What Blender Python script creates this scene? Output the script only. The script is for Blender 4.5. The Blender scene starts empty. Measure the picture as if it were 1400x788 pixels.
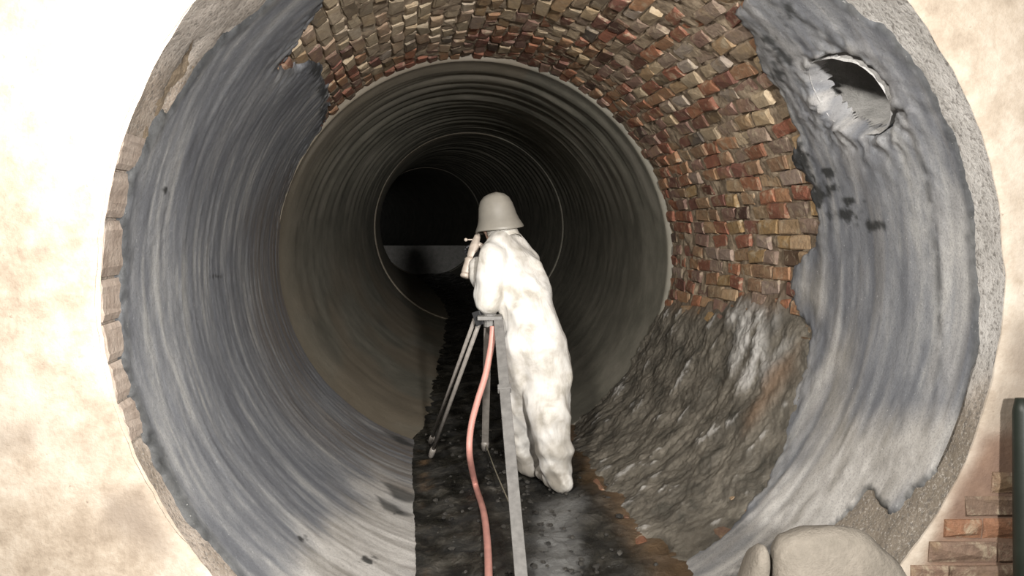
import bpy, bmesh, math, random
import numpy as np
from mathutils import Vector, Matrix, Euler

# ------------------------------------------------------------------ camera, world, lights, exposure
F = 1100.0                      # focal length in pixels of the 1400 x 788 frame
CAMZ = 1.58
PITCH = math.atan(96.0 / F)
scene = bpy.context.scene
cam_d = bpy.data.cameras.new('camera')
cam_d.sensor_width = 36.0
cam_d.lens = 36.0 * F / 1400.0
cam_d.clip_start = 0.02
cam = bpy.data.objects.new('camera', cam_d)
scene.collection.objects.link(cam)
cam.location = (0, 0, CAMZ)
cam.rotation_euler = (math.pi / 2 - PITCH, 0, 0)
scene.camera = cam

world = bpy.data.worlds.new('world'); scene.world = world
world.use_nodes = True
wbg = world.node_tree.nodes['Background']
wbg.inputs[0].default_value = (0.93, 0.96, 1.0, 1)
wbg.inputs[1].default_value = 0.10

def lamp(name, kind, loc, power, color, size=0.2, target=None, **kw):
    l = bpy.data.lights.new(name, kind); l.energy = power; l.color = color
    if kind == 'AREA': l.shape = 'DISK'; l.size = size
    else: l.shadow_soft_size = size
    for k, v in kw.items(): setattr(l, k, v)
    o = bpy.data.objects.new(name, l); scene.collection.objects.link(o); o.location = loc
    if target is not None:
        o.rotation_euler = (Vector(target) - Vector(loc)).to_track_quat('-Z', 'Y').to_euler()
    return o
# a work lamp hung high at the left of the shaft, and an unseen fill lamp added behind the camera
lamp('work_lamp', 'AREA', (-0.65, 0.75, 2.72), 135, (1.0, 0.95, 0.88), 0.30, (-0.4, 3.2, 1.6))
lamp('left_wall_fill_lamp', 'AREA', (0.80, -1.2, 2.0), 105, (1.0, 0.97, 0.93), 0.22, (-0.9, 5.0, 1.35), spread=math.radians(80))  # added on the right to brighten the left lining

vs = scene.view_settings
vs.view_transform = 'Standard'; vs.look = 'None'; vs.gamma = 1.0; vs.use_curve_mapping = False
vs.exposure = 0.0

# ------------------------------------------------------------------ helpers
C = scene.collection
random.seed(7); rng = np.random.default_rng(7)
CP, SP = math.cos(PITCH), math.sin(PITCH)

def P(px, py, d):
    """point seen at a pixel at camera depth d"""
    a = (px - 700.0) / F * d; b = -(py - 394.0) / F * d
    return Vector((a, d * CP + b * SP, CAMZ - d * SP + b * CP))

def project(x, y, z):
    z = z - CAMZ
    d = y * CP - z * SP
    b = y * SP + z * CP
    d = np.maximum(d, 1e-3)
    return 700 + F * x / d, 394 - F * b / d, d

def hash3(i, j, k):
    n = (i.astype(np.int64) * 374761393 + j.astype(np.int64) * 668265263 + k.astype(np.int64) * 2147483647) & 0xffffffff
    n = ((n ^ (n >> 13)) * 1274126177) & 0xffffffff
    n = ((n ^ (n >> 16)) * 2246822519) & 0xffffffff
    return ((n ^ (n >> 15)) & 0xffffff) / float(0xffffff)

def vnoise(x, y, z=None):
    x = np.asarray(x, float); y = np.asarray(y, float)
    z = np.zeros_like(x) if z is None else np.asarray(z, float)
    i, j, k = np.floor(x), np.floor(y), np.floor(z)
    fx, fy, fz = x - i, y - j, z - k
    fx = fx * fx * (3 - 2 * fx); fy = fy * fy * (3 - 2 * fy); fz = fz * fz * (3 - 2 * fz)
    r = 0
    for a in (0, 1):
        for b in (0, 1):
            for c in (0, 1):
                w = (fx if a else 1 - fx) * (fy if b else 1 - fy) * (fz if c else 1 - fz)
                r = r + w * hash3(i + a, j + b, k + c)
    return r * 2 - 1

def fbm(x, y, z=None, o=4, g=0.5):
    x = np.asarray(x, float); y = np.asarray(y, float)
    z = np.zeros_like(x) if z is None else np.asarray(z, float)
    r = 0; a = 1; t = 0; f = 1
    for n in range(o):
        r = r + a * vnoise(x * f + 13.7 * n, y * f + 7.1 * n, z * f + 3.3 * n); t += a; a *= g; f *= 2.03
    return r / t

def sstep(a, b, x):
    t = np.clip((x - a) / (b - a), 0, 1); return t * t * (3 - 2 * t)

def poly_sd(poly, X, Y):
    """signed distance (positive inside) to a polygon"""
    p = np.array(poly, float); q = np.roll(p, -1, 0)
    D = np.full(X.shape, 1e9); ins = np.zeros(X.shape, bool)
    for (x0, y0), (x1, y1) in zip(p, q):
        dx, dy = x1 - x0, y1 - y0
        t = np.clip(((X - x0) * dx + (Y - y0) * dy) / (dx * dx + dy * dy + 1e-9), 0, 1)
        D = np.minimum(D, np.hypot(X - x0 - t * dx, Y - y0 - t * dy))
        cond = ((y0 > Y) != (y1 > Y)) & (X < (x1 - x0) * (Y - y0) / (dy if dy else 1e-9) + x0)
        ins ^= cond
    return np.where(ins, D, -D)

def link(name, me, mat=None, parent=None, loc=None):
    o = bpy.data.objects.new(name, me); C.objects.link(o)
    if mat is not None and me is not None: me.materials.append(mat)
    if parent is not None: o.parent = parent
    if loc is not None: o.location = loc
    return o

def tag(o, label=None, cat=None, group=None, kind=None):
    if label: o['label'] = label
    if cat: o['category'] = cat
    if group: o['group'] = group
    if kind: o['kind'] = kind
    return o

def np_mesh(name, V, Fc, smooth=True, attrs=None):
    me = bpy.data.meshes.new(name)
    V = np.asarray(V, np.float32); Fc = np.asarray(Fc, np.int32)
    n = Fc.shape[1]
    me.vertices.add(len(V)); me.vertices.foreach_set('co', V.ravel())
    me.loops.add(Fc.size); me.loops.foreach_set('vertex_index', Fc.ravel())
    me.polygons.add(len(Fc))
    me.polygons.foreach_set('loop_start', np.arange(0, Fc.size, n, dtype=np.int32))
    me.polygons.foreach_set('use_smooth', np.full(len(Fc), smooth))
    me.update(calc_edges=True)
    for k, a in (attrs or {}).items():
        a = np.asarray(a, np.float32)
        if a.ndim == 1:
            t = me.attributes.new(k, 'FLOAT', 'POINT'); t.data.foreach_set('value', a)
        else:
            t = me.attributes.new(k, 'FLOAT_VECTOR', 'POINT'); t.data.foreach_set('vector', a.ravel())
    return me

def grid_faces(n, m, keep=None, flip=False):
    idx = np.arange(n * m).reshape(n, m)
    a, b, c, d = idx[:-1, :-1], idx[1:, :-1], idx[1:, 1:], idx[:-1, 1:]
    f = np.stack([a, d, c, b] if flip else [a, b, c, d], -1).reshape(-1, 4)
    if keep is not None:
        k = keep.ravel()
        f = f[k[f].all(1)]
    return f

def compact(V, Fc, attrs):
    used = np.unique(Fc); mp = np.full(len(V), -1); mp[used] = np.arange(len(used))
    return V[used], mp[Fc], {k: a[used] for k, a in attrs.items()}

def bm_obj(name, bm, mat, parent=None, smooth=False, loc=None):
    bmesh.ops.recalc_face_normals(bm, faces=bm.faces)
    me = bpy.data.meshes.new(name); bm.to_mesh(me); bm.free()
    for p in me.polygons: p.use_smooth = smooth
    return link(name, me, mat, parent, loc)

def frame_of(d):
    d = d.normalized(); up = Vector((0, 0, 1)) if abs(d.z) < 0.95 else Vector((1, 0, 0))
    s = d.cross(up).normalized(); return s, s.cross(d).normalized()

def tube(bm, pts, rads, n=10, squash=1.0, caps=True):
    pts = [Vector(p) for p in pts]
    if not hasattr(rads, '__len__'): rads = [rads] * len(pts)
    rings = []; s = None
    for i, p in enumerate(pts):
        d = pts[min(i + 1, len(pts) - 1)] - pts[max(i - 1, 0)]
        if s is None: s, u = frame_of(d)
        else:
            dn = d.normalized(); s = (s - dn * s.dot(dn)).normalized(); u = s.cross(dn).normalized()
        rings.append([bm.verts.new(p + (s * math.cos(2 * math.pi * k / n) + u * math.sin(2 * math.pi * k / n) * squash) * rads[i]) for k in range(n)])
    for a, b in zip(rings, rings[1:]):
        for k in range(n): bm.faces.new((a[k], a[(k + 1) % n], b[(k + 1) % n], b[k]))
    if caps:
        bm.faces.new(rings[0]); bm.faces.new(rings[-1][::-1])
    return rings

def box(bm, size, mtx=Matrix(), bevel=0.0):
    r = bmesh.ops.create_cube(bm, size=1.0)
    vs_ = r['verts']
    bmesh.ops.scale(bm, vec=size, verts=vs_)
    if bevel:
        es = list({e for v in vs_ for e in v.link_edges})
        g = bmesh.ops.bevel(bm, geom=es, offset=bevel, segments=2, affect='EDGES', profile=0.6)
        vs_ = list({v for f in g['faces'] for v in f.verts} | {v for v in vs_ if v.is_valid})
    bmesh.ops.transform(bm, matrix=mtx, verts=vs_)

def bar(bm, a, b, w, h, bevel=0.004, side=None):
    a, b = Vector(a), Vector(b); d = b - a
    z = d.normalized(); x = Vector(side) if side is not None else frame_of(d)[0]
    x = (x - z * x.dot(z)).normalized(); y = z.cross(x)
    m = Matrix((x, y, z)).transposed().to_4x4(); m.translation = (a + b) / 2
    box(bm, (w, h, d.length), m, bevel)

def smooth_path(pts, n=8):
    pts = [Vector(p) for p in pts]; out = []
    for i in range(len(pts) - 1):
        p0, p1, p2, p3 = pts[max(i - 1, 0)], pts[i], pts[i + 1], pts[min(i + 2, len(pts) - 1)]
        for k in range(n):
            t = k / n
            out.append(0.5 * ((2 * p1) + (p2 - p0) * t + (2 * p0 - 5 * p1 + 4 * p2 - p3) * t * t + (3 * p1 - p0 - 3 * p2 + p3) * t ** 3))
    out.append(pts[-1]); return out

# ------------------------------------------------------------------ materials
class NT:
    def __init__(s, name):
        s.m = bpy.data.materials.new(name); s.m.use_nodes = True
        s.t = s.m.node_tree; s.b = s.t.nodes['Principled BSDF']
    def n(s, typ, ins=None, **kw):
        o = s.t.nodes.new(typ)
        for k, v in kw.items(): setattr(o, k, v)
        for k, v in (ins or {}).items():
            if hasattr(v, 'is_output'): s.t.links.new(v, o.inputs[k])
            else: o.inputs[k].default_value = v
        return o
    def attr(s, name, out='Fac'): return s.n('ShaderNodeAttribute', attribute_name=name).outputs[out]
    def obj(s): return s.n('ShaderNodeTexCoord').outputs['Object']
    def pos(s): return s.n('ShaderNodeNewGeometry').outputs['Position']
    def scale(s, v, sc): return s.n('ShaderNodeVectorMath', {0: v, 1: sc}, operation='MULTIPLY').outputs[0]
    def noise(s, v, sc=5, det=5, rough=.6, dist=0): return s.n('ShaderNodeTexNoise', {'Vector': v, 'Scale': sc, 'Detail': det, 'Roughness': rough, 'Distortion': dist}).outputs['Fac']
    def ramp(s, f, stops):
        r = s.n('ShaderNodeValToRGB', {'Fac': f}); e = r.color_ramp.elements
        while len(e) < len(stops): e.new(0.5)
        for x, (p, c) in zip(e, stops):
            x.position = p; x.color = (c if hasattr(c, '__len__') else (c, c, c)) + ((1,) if hasattr(c, '__len__') else (1,)) if hasattr(c, '__len__') else (c, c, c, 1)
        return r.outputs['Color']
    def mix(s, f, a, b, mode='MIX'):
        o = s.n('ShaderNodeMix', data_type='RGBA', blend_type=mode)
        for k, v in ((0, f), (6, a), (7, b)):
            if hasattr(v, 'is_output'): s.t.links.new(v, o.inputs[k])
            else: o.inputs[k].default_value = v if not hasattr(v, '__len__') or len(v) == 4 else tuple(v) + (1,)
        return o.outputs[2]
    def math(s, op, a, b=0.0): return s.n('ShaderNodeMath', {0: a, 1: b}, operation=op).outputs[0]
    def out(s, col=None, rough=None, bump=None, bs=0.4, bd=0.01, **kw):
        for k, v in (('Base Color', col), ('Roughness', rough)):
            if v is None: continue
            if hasattr(v, 'is_output'): s.t.links.new(v, s.b.inputs[k])
            else: s.b.inputs[k].default_value = v if not hasattr(v, '__len__') or len(v) == 4 else tuple(v) + (1,)
        if bump is not None:
            bn = s.n('ShaderNodeBump', {'Height': bump, 'Strength': bs, 'Distance': bd})
            s.t.links.new(bn.outputs[0], s.b.inputs['Normal'])
        for k, v in kw.items(): s.b.inputs[k.replace('_', ' ')].default_value = v
        return s.m

def plain(name, col, rough=.6, var=.15, sc=12, bs=.2, **kw):
    k = NT(name); v = k.obj(); f = k.noise(v, sc)
    c0 = tuple(x * (1 - var) for x in col); c1 = tuple(min(1, x * (1 + var)) for x in col)
    return k.out(k.ramp(f, [(.3, c0), (.7, c1)]), rough, k.noise(v, sc * 4), bs, .004, **kw)

def m_lining():
    k = NT('grey_mortar'); uv = k.attr('uv', 'Vector'); ps = k.pos()
    st = k.noise(k.scale(uv, (.75, 13, 1)), 1.0, 6, .6, .3)           # trowel strokes along the curve
    st2 = k.noise(k.scale(uv, (3.5, 60, 1)), 1.0, 4, .6)
    bl = k.noise(uv, 2.2, 5, .6)
    wet = k.ramp(k.math('ADD', k.attr('stroke'), k.math('MULTIPLY', k.math('SUBTRACT', k.noise(ps, 30, 5, .7), .5), .35)),
                 [(.10, (.072, .078, .094)), (.38, (.122, .129, .145)), (.60, (.185, .19, .20)), (.92, (.32, .317, .308))])
    wet = k.mix(k.ramp(st2, [(.3, 0.0), (.75, .3)]), wet, (.36, .36, .36))
    dry = k.ramp(k.math('ADD', k.math('MULTIPLY', k.attr('stroke'), .6), k.math('MULTIPLY', k.noise(ps, 9, 7, .7), .4)),
                 [(.22, (.23, .215, .19)), (.46, (.37, .352, .328)), (.72, (.54, .52, .49))])
    c = k.mix(k.attr('tone'), wet, dry)
    c = k.mix(k.attr('brown'), c, (.13, .10, .072))
    c = k.mix(k.attr('stain_shade'), c, (.012, .013, .012))
    sp = k.ramp(k.noise(ps, 70, 3, .6), [(.68, 0.0), (.74, .35)])
    c = k.mix(sp, c, (.6, .6, .58))
    c = k.mix(k.ramp(k.noise(ps, 140, 3, .7), [(.36, .35), (.5, 0.0)]), c, (.07, .072, .078))
    h = k.math('ADD', k.math('MULTIPLY', st2, .5), k.math('MULTIPLY', k.noise(ps, 60, 7, .7), .6))
    return k.out(c, .62, h, .4, .012)
M_LINING = m_lining()

def m_mud():
    k = NT('muddy_mortar'); ps = k.pos(); uv = k.attr('uv', 'Vector')
    a = k.noise(ps, 6, 8, .65, .4); b = k.noise(k.scale(uv, (5, 14, 1)), 1, 6, .7)
    c = k.ramp(a, [(.3, (.04, .038, .03)), (.45, (.09, .08, .064)), (.56, (.14, .125, .10)), (.68, (.18, .16, .13))])
    c = k.mix(k.ramp(b, [(.54, 0.0), (.66, .7)]), c, (.26, .245, .22))
    c = k.mix(k.attr('tone'), c, (.50, .485, .46))
    c = k.mix(k.attr('brown'), c, (.17, .115, .075))
    h = k.noise(ps, 30, 8, .7)
    return k.out(c, .55, h, .6, .02)
M_MUD = m_mud()

def m_bed(name, c0, c1):
    k = NT(name); ps = k.pos(); a = k.noise(ps, 11, 7, .7)
    return k.out(k.ramp(a, [(.35, c0), (.65, c1)]), .8, k.noise(ps, 40, 6, .7), .6, .02)
M_BED = m_bed('mortar_bed', (.12, .085, .055), (.31, .245, .17))

def m_brick(name, colsock):
    k = NT(name); ps = k.pos()
    col = k.n('ShaderNodeObjectInfo').outputs['Color'] if colsock == 'object' else k.attr('bcol', 'Color')
    c = k.mix(k.ramp(k.noise(ps, 38, 5, .7), [(.3, .55), (.65, 0.0)]), col, (.05, .03, .018))
    c = k.mix(k.ramp(k.noise(ps, 16, 6, .7, .5), [(.52, 0.0), (.66, .75)]), c, (.36, .30, .21))
    c = k.mix(k.ramp(k.noise(ps, 7, 4, .6), [(.52, 0.0), (.72, .55)]), c, (.26, .18, .09))
    return k.out(c, .7, k.noise(ps, 60, 6, .7), .6, .012)
M_BRICK = m_brick('brick_face', 'object')
M_BRICK2 = m_brick('brick_face_joined', 'attr')

def m_pipe():
    k = NT('sprayed_concrete'); uv = k.attr('uv', 'Vector'); ps = k.pos()
    st = k.noise(k.scale(uv, (.8, 14, 1)), 1, 6, .65, .2); a = k.noise(ps, 3, 7, .65)
    c = k.ramp(k.math('ADD', k.math('MULTIPLY', st, .5), k.math('MULTIPLY', a, .5)),
               [(.36, (.075, .072, .056)), (.48, (.135, .127, .10)), (.62, (.21, .193, .157))])
    c = k.mix(k.attr('brown'), c, (.16, .125, .085))
    c = k.mix(k.attr('tone'), c, (.33, .30, .255))
    return k.out(c, .75, k.math('ADD', k.math('MULTIPLY', st, .6), k.math('MULTIPLY', k.noise(ps, 30, 6, .7), .4)), .4, .02)
M_PIPE = m_pipe()

def m_wall():
    k = NT('pale_concrete'); ps = k.pos()
    a = k.noise(ps, 2.2, 8, .65); b = k.noise(ps, 42, 4, .65); d = k.noise(ps, 14, 7, .7)
    c = k.ramp(k.math('ADD', k.math('MULTIPLY', a, .6), k.math('MULTIPLY', d, .4)),
               [(.36, (.25, .20, .15)), (.46, (.36, .30, .235)), (.55, (.45, .39, .32)), (.66, (.52, .47, .40))])
    c = k.mix(k.ramp(b, [(.26, .8), (.34, 0.0)]), c, (.22, .17, .13))
    c = k.mix(k.attr('brown'), c, (.21, .17, .135))
    c = k.mix(k.attr('rust'), c, k.ramp(a, [(.4, (.14, .085, .06)), (.6, (.24, .15, .10))]))
    return k.out(c, .75, k.math('ADD', d, k.math('MULTIPLY', b, .5)), .45, .012)
M_WALL = m_wall()

def m_reveal():
    k = NT('reveal_concrete'); ps = k.pos(); a = k.noise(ps, 5, 7, .7); b = k.noise(ps, 55, 4, .7)
    c = k.ramp(a, [(.35, (.20, .165, .13)), (.5, (.32, .265, .215)), (.65, (.40, .34, .285))])
    c = k.mix(k.attr('tone'), c, (.40, .385, .365))
    c = k.mix(k.attr('brown'), c, (.155, .13, .10))
    c = k.mix(k.ramp(b, [(.36, .7), (.48, 0.0)]), c, (.10, .09, .08))
    c = k.mix(k.ramp(k.noise(ps, 120, 3, .7), [(.54, 0.0), (.66, .5)]), c, (.5, .47, .43))
    return k.out(c, .8, k.math('ADD', a, b), .5, .012)
M_REVEAL = m_reveal()

def m_block():
    k = NT('reveal_block'); ps = k.pos(); a = k.noise(ps, 8, 7, .7)
    c = k.ramp(a, [(.32, (.22, .17, .135)), (.5, (.32, .26, .215)), (.68, (.39, .33, .28))])
    return k.out(c, .8, k.noise(ps, 40, 6, .7), .5, .012)
M_BLOCK = m_block()

def m_floor():
    k = NT('wet_sludge'); ps = k.pos(); a = k.noise(ps, 7, 8, .7, .5); b = k.noise(ps, 24, 6, .7)
    c = k.ramp(a, [(.36, (.004, .004, .0035)), (.5, (.016, .015, .012)), (.62, (.045, .041, .033)), (.74, (.12, .11, .095))])
    c = k.mix(k.ramp(b, [(.62, 0.0), (.74, .6)]), c, (.16, .15, .13))
    c = k.mix(k.attr('tone'), c, (.17, .17, .165))
    c = k.mix(k.attr('brown'), c, (.14, .09, .05))
    r = k.ramp(k.noise(ps, 5, 4, .6), [(.4, .25), (.6, .75)])
    return k.out(c, r, k.math('ADD', a, k.math('MULTIPLY', b, .5)), .7, .03)
M_FLOOR = m_floor()

M_SUIT = None
def m_suit():
    k = NT('white_coverall'); v = k.pos(); a = k.noise(v, 7, 6, .6, .3)
    c = k.ramp(a, [(.36, (.36, .335, .29)), (.48, (.50, .475, .435)), (.6, (.56, .545, .515))])
    c = k.mix(k.ramp(k.attr('dirt'), [(0.0, 0.0), (1.0, .85)]), c, (.20, .18, .15))
    w = k.noise(k.scale(v, (1, 1, .35)), 12, 4, .55, .6)
    return k.out(c, .55, w, .3, .03)
M_SUIT = m_suit()
M_HAT = plain('hat_plastic', (.175, .162, .138), .5, .12, 9, .1)
M_SKIN = plain('skin', (.52, .34, .26), .55, .08, 20, .1)
M_BLACK = plain('black_rubber', (.012, .012, .013), .55, .3, 20)
M_GUN = plain('beige_enamel', (.33, .28, .235), .45, .2, 25)
M_GUND = plain('dark_steel', (.045, .042, .04), .4, .3, 25, Metallic=.6)
M_LEG = plain('weathered_grey_wood', (.155, .149, .141), .6, .22, 30)
M_TUBE = plain('dull_tube', (.21, .19, .17), .45, .2, 30)
M_HOSE = plain('pink_hose', (.50, .24, .20), .5, .18, 14)
M_CORD = plain('cord', (.20, .18, .13), .8, .2, 30)
M_STONE = m_bed('pale_stone', (.15, .132, .107), (.215, .19, .157))
M_PEBBLE = m_bed('rubble', (.010, .009, .008), (.055, .05, .042))
M_GREEN = plain('dark_green_upright', (.010, .014, .010), .5, .4, 6)
M_WEIR = m_bed('weir_concrete', (.17, .167, .157), (.26, .253, .24))
M_LAT = m_bed('smooth_grey_mortar', (.34, .335, .325), (.52, .51, .495))
M_EYE = plain('eye_white', (.8, .78, .75), .3, .05)
M_LIP = plain('lip', (.38, .17, .14), .5, .1)

# ------------------------------------------------------------------ the tunnel's axis
R0 = 1.40                         # radius of the opening cut in the wall
RP = 1.34                         # radius of the lined pipe further in
Y0 = P(755, 410, R0 * F / 618).y  # the front wall
def centre(px, py, rpx, R): return P(px, py, R * F / rpx)
keys = [centre(755, 410, 618, R0), centre(646, 356, 261, RP), centre(641, 312, 128, RP - .02), centre(584, 304, 73, RP - .05)]
ky = np.array([k.y for k in keys]); kx = np.array([k.x for k in keys]); kz = np.array([k.z for k in keys])
YM, YR1, YR2 = ky[1], ky[2], ky[3]
kyy = np.concatenate([[ky[0] - 1], ky, [ky[3] + 12, ky[3] + 24]])
kxx = np.concatenate([[kx[0] + .10], kx, [kx[3] - 3.2, kx[3] - 8.5]])
kzz = np.concatenate([[kz[0]], kz, [kz[3], kz[3]]])
def _interp(y, vals):
    y = np.asarray(y, float); m = np.gradient(vals, kyy)
    i = np.clip(np.searchsorted(kyy, y) - 1, 0, len(kyy) - 2)
    h = kyy[i + 1] - kyy[i]; t = np.clip((y - kyy[i]) / h, 0, 1)
    return ((2*t**3 - 3*t**2 + 1) * vals[i] + (t**3 - 2*t**2 + t) * h * m[i] + (-2*t**3 + 3*t**2) * vals[i+1] + (t**3 - t**2) * h * m[i+1])
def ax(y): return _interp(y, kxx)
def az(y): return _interp(y, kzz)
def surf(th, y, R): return ax(y) + R * np.cos(th), y, az(y) + R * np.sin(th)
def on_tunnel(px, py, R):
    """angle and depth where the ray through a pixel meets the tunnel wall of radius R"""
    lo, hi = 0.5, 40.0
    for _ in range(60):
        m = (lo + hi) / 2; p = P(px, py, m)
        if math.hypot(p.x - float(ax(p.y)), p.z - float(az(p.y))) < R: lo = m
        else: hi = m
    p = P(px, py, lo)
    return math.atan2(p.z - float(az(p.y)), p.x - float(ax(p.y))), p.y

# outlines of the surfaces (pixels of the photograph, carried onto the tunnel wall)
LIP = [(1152, 11), (1213, 50), (1262, 110), (1289, 163), (1312, 228), (1323, 285), (1330, 400), (1330, 500), (1318, 560), (1308, 605),
       (1285, 645), (1262, 668), (1238, 668), (1222, 700), (1196, 706), (1186, 668), (1165, 690), (1135, 718), (1080, 735), (1040, 758),
       (1000, 788), (960, 830), (900, 900), (750, 1000), (560, 960), (420, 880), (340, 800), (310, 760), (265, 700), (225, 630), (195, 560),
       (178, 500), (174, 430), (175, 330), (185, 245), (225, 165), (290, 75), (380, 0), (500, -90), (750, -165), (1000, -75), (1110, -18)]
BARE = [(520, -110), (455, 0), (430, 40), (400, 82), (388, 98), (438, 86), (455, 130), (450, 165), (432, 200), (410, 232), (390, 300), (420, 320),
        (860, 330), (850, 420), (825, 510), (780, 580), (725, 630), (790, 700), (905, 782), (960, 745), (1000, 705), (1040, 662), (1066, 600), (1082, 540),
        (1096, 500), (1102, 455), (1085, 425), (1072, 395), (1072, 366), (1105, 342), (1112, 300), (1098, 255), (1076, 222), (1084, 190), (1062, 140),
        (1040, 105), (1026, 62), (1002, 26), (1022, -5), (1060, -60), (900, -190), (700, -190)]
MUD = [(860, 420), (920, 405), (985, 420), (1030, 400), (1075, 380), (1085, 425), (1130, 455), (1130, 500), (1110, 560), (1090, 620), (1055, 680), (1000, 730),
       (950, 790), (880, 800), (790, 720), (715, 640), (770, 580), (825, 510)]
HOLE = [(1106, 86), (1130, 77), (1160, 80), (1190, 98), (1208, 120), (1220, 150), (1214, 176), (1196, 186), (1172, 184), (1140, 168), (1118, 140), (1106, 110)]
DARK_MARKS = [[(521, 658), (545, 664), (580, 684), (570, 688), (540, 680)], [(516, 678), (540, 690), (566, 706), (548, 704), (526, 694)],
         [(528, 588), (550, 596), (572, 612), (552, 610)]]
SPOTS = [(1088, 225, 13, 20), (1105, 245, 11, 13), (1112, 268, 15, 13), (1130, 238, 7, 6), (1150, 294, 14, 8), (1192, 310, 13, 6), (1160, 276, 12, 5), (1135, 258, 6, 6),
         (1068, 90, 10, 16), (1050, 60, 8, 10), (1075, 15, 8, 14), (1060, 105, 8, 8), (436, 95, 8, 12), (444, 125, 6, 10), (445, 160, 5, 16), (400, 90, 9, 4),
         (300, 378, 5, 3), (232, 262, 3, 5), (415, 735, 6, 3), (505, 765, 9, 5), (545, 700, 6, 3)]

# ------------------------------------------------------------------ front wall with the round opening
def build_front_wall():
    nth, nr = 420, 60
    th = np.linspace(0, 2 * np.pi, nth)
    rr = R0 + (np.linspace(0, 1, nr) ** 1.5) * 2.1
    T, RR = np.meshgrid(th, rr, indexing='ij')
    jit = .012 * fbm(np.cos(T) * 9, np.sin(T) * 9, o=4) * np.exp(-(RR - R0) * 12)
    RR = RR + jit
    X = float(ax(Y0)) + RR * np.cos(T); Z = float(az(Y0)) + RR * np.sin(T)
    Y = Y0 + .007 * fbm(X * 3, Z * 3, o=5) - .02 * sstep(.03, 0, RR - R0) * 0
    Y = Y + .006 * sstep(.025, 0, RR - R0)
    px, py, _ = project(X, Y, Z)
    brown = .85 * sstep(-10, 60, poly_sd([(-200, 560), (60, 560), (190, 610), (262, 740), (250, 800), (130, 745), (70, 655), (-200, 650)], px, py)) * sstep(-.35, .25, fbm(X * 5, Z * 5, o=5))
    brown = np.maximum(brown, .8 * sstep(0, 50, poly_sd([(1360, 430), (1500, 380), (1600, 900), (1200, 900), (1310, 650)], px, py)) * sstep(-.5, .2, fbm(X * 6, Z * 6 + 9, o=4)))
    for (sx, sy, a, b) in [(100, 335, 10, 9), (55, 340, 10, 8), (158, 312, 6, 5), (150, 232, 5, 5), (40, 300, 3, 3), (112, 258, 4, 3), (135, 195, 4, 3)]:
        brown = np.maximum(brown, .6 * sstep(1.4, .6, np.hypot((px - sx) / a, (py - sy) / b) + .4 * fbm(X * 30, Z * 30, o=3)))
    rust = .95 * sstep(-15, 25, poly_sd([(1345, 600), (1420, 560), (1560, 900), (1180, 900)], px, py) + 30 * fbm(X * 7, Z * 7 + 3, o=4))
    V = np.stack([X, Y, Z], -1).reshape(-1, 3)
    me = np_mesh('wall_front', V, grid_faces(nth, nr), True, {'brown': brown.ravel(), 'rust': rust.ravel()})
    o = link('wall_front', me, M_WALL)
    return tag(o, 'pale concrete shaft wall around the round tunnel opening', kind='structure')
wall_front = build_front_wall()

# weathered bricks showing in the wall at the lower right
def brick_mesh(name, sx, sy, sz, seed):
    r = random.Random(seed); bm = bmesh.new(); c = .13 * min(sx, sy)
    base = [bm.verts.new((x * sx / 2, y * sy / 2, -sz)) for x, y in ((-1, -1), (1, -1), (1, 1), (-1, 1))]
    mid = [bm.verts.new((x * (sx / 2) + r.uniform(-.004, .004), y * (sy / 2) + r.uniform(-.003, .003), -c * .8 + r.uniform(-.003, .003))) for x, y in ((-1, -1), (1, -1), (1, 1), (-1, 1))]
    top = [bm.verts.new((x * (sx / 2 - c) + r.uniform(-.008, .008), y * (sy / 2 - c) + r.uniform(-.006, .006), r.uniform(-.006, .005))) for x, y in ((-1, -1), (1, -1), (1, 1), (-1, 1))]
    cv = bm.verts.new((r.uniform(-.03, .03), r.uniform(-.012, .012), r.uniform(-.004, .008)))
    for a, b in ((base, mid), (mid, top)):
        for k in range(4): bm.faces.new((a[k], a[(k + 1) % 4], b[(k + 1) % 4], b[k]))
    for k in range(4): bm.faces.new((top[k], top[(k + 1) % 4], cv))
    bm.faces.new(base[::-1])
    me = bpy.data.meshes.new(name); bm.to_mesh(me); bm.free()
    return me

wall_brick = [brick_mesh('brick', .215, .065, .05, 40 + i) for i in range(3)]
for m in wall_brick: m.materials.append(M_BRICK)
wcx, wcz = float(ax(Y0)), float(az(Y0))
for row in range(10):
    q = P(1330, 628 + row * 31.5, 2.5); z = CAMZ + (q.z - CAMZ) * Y0 / q.y
    x = wcx + math.sqrt((R0 + .012) ** 2 - (abs(z - wcz) - .035) ** 2) + max(.016, .13 - .045 * row)
    for col in range(4):
        k = .55 if col == 0 and row % 2 else 1.0
        o = link('brick', wall_brick[(row + col) % 3], None, wall_front)
        o.location = (x + .1075 * k, Y0 - .010 + random.uniform(-.003, .003), z)
        o.rotation_euler = (math.pi / 2, random.uniform(-.015, .015), 0)
        o.scale = (k * .98, .98, 1)
        g = random.random(); o.color = (.17 + .08 * g, .115 + .04 * g, .08 + .03 * g, 1) if g < .75 else (.27, .13, .07, 1)
        x += .222 * k
        if x > 1.75: break

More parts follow.
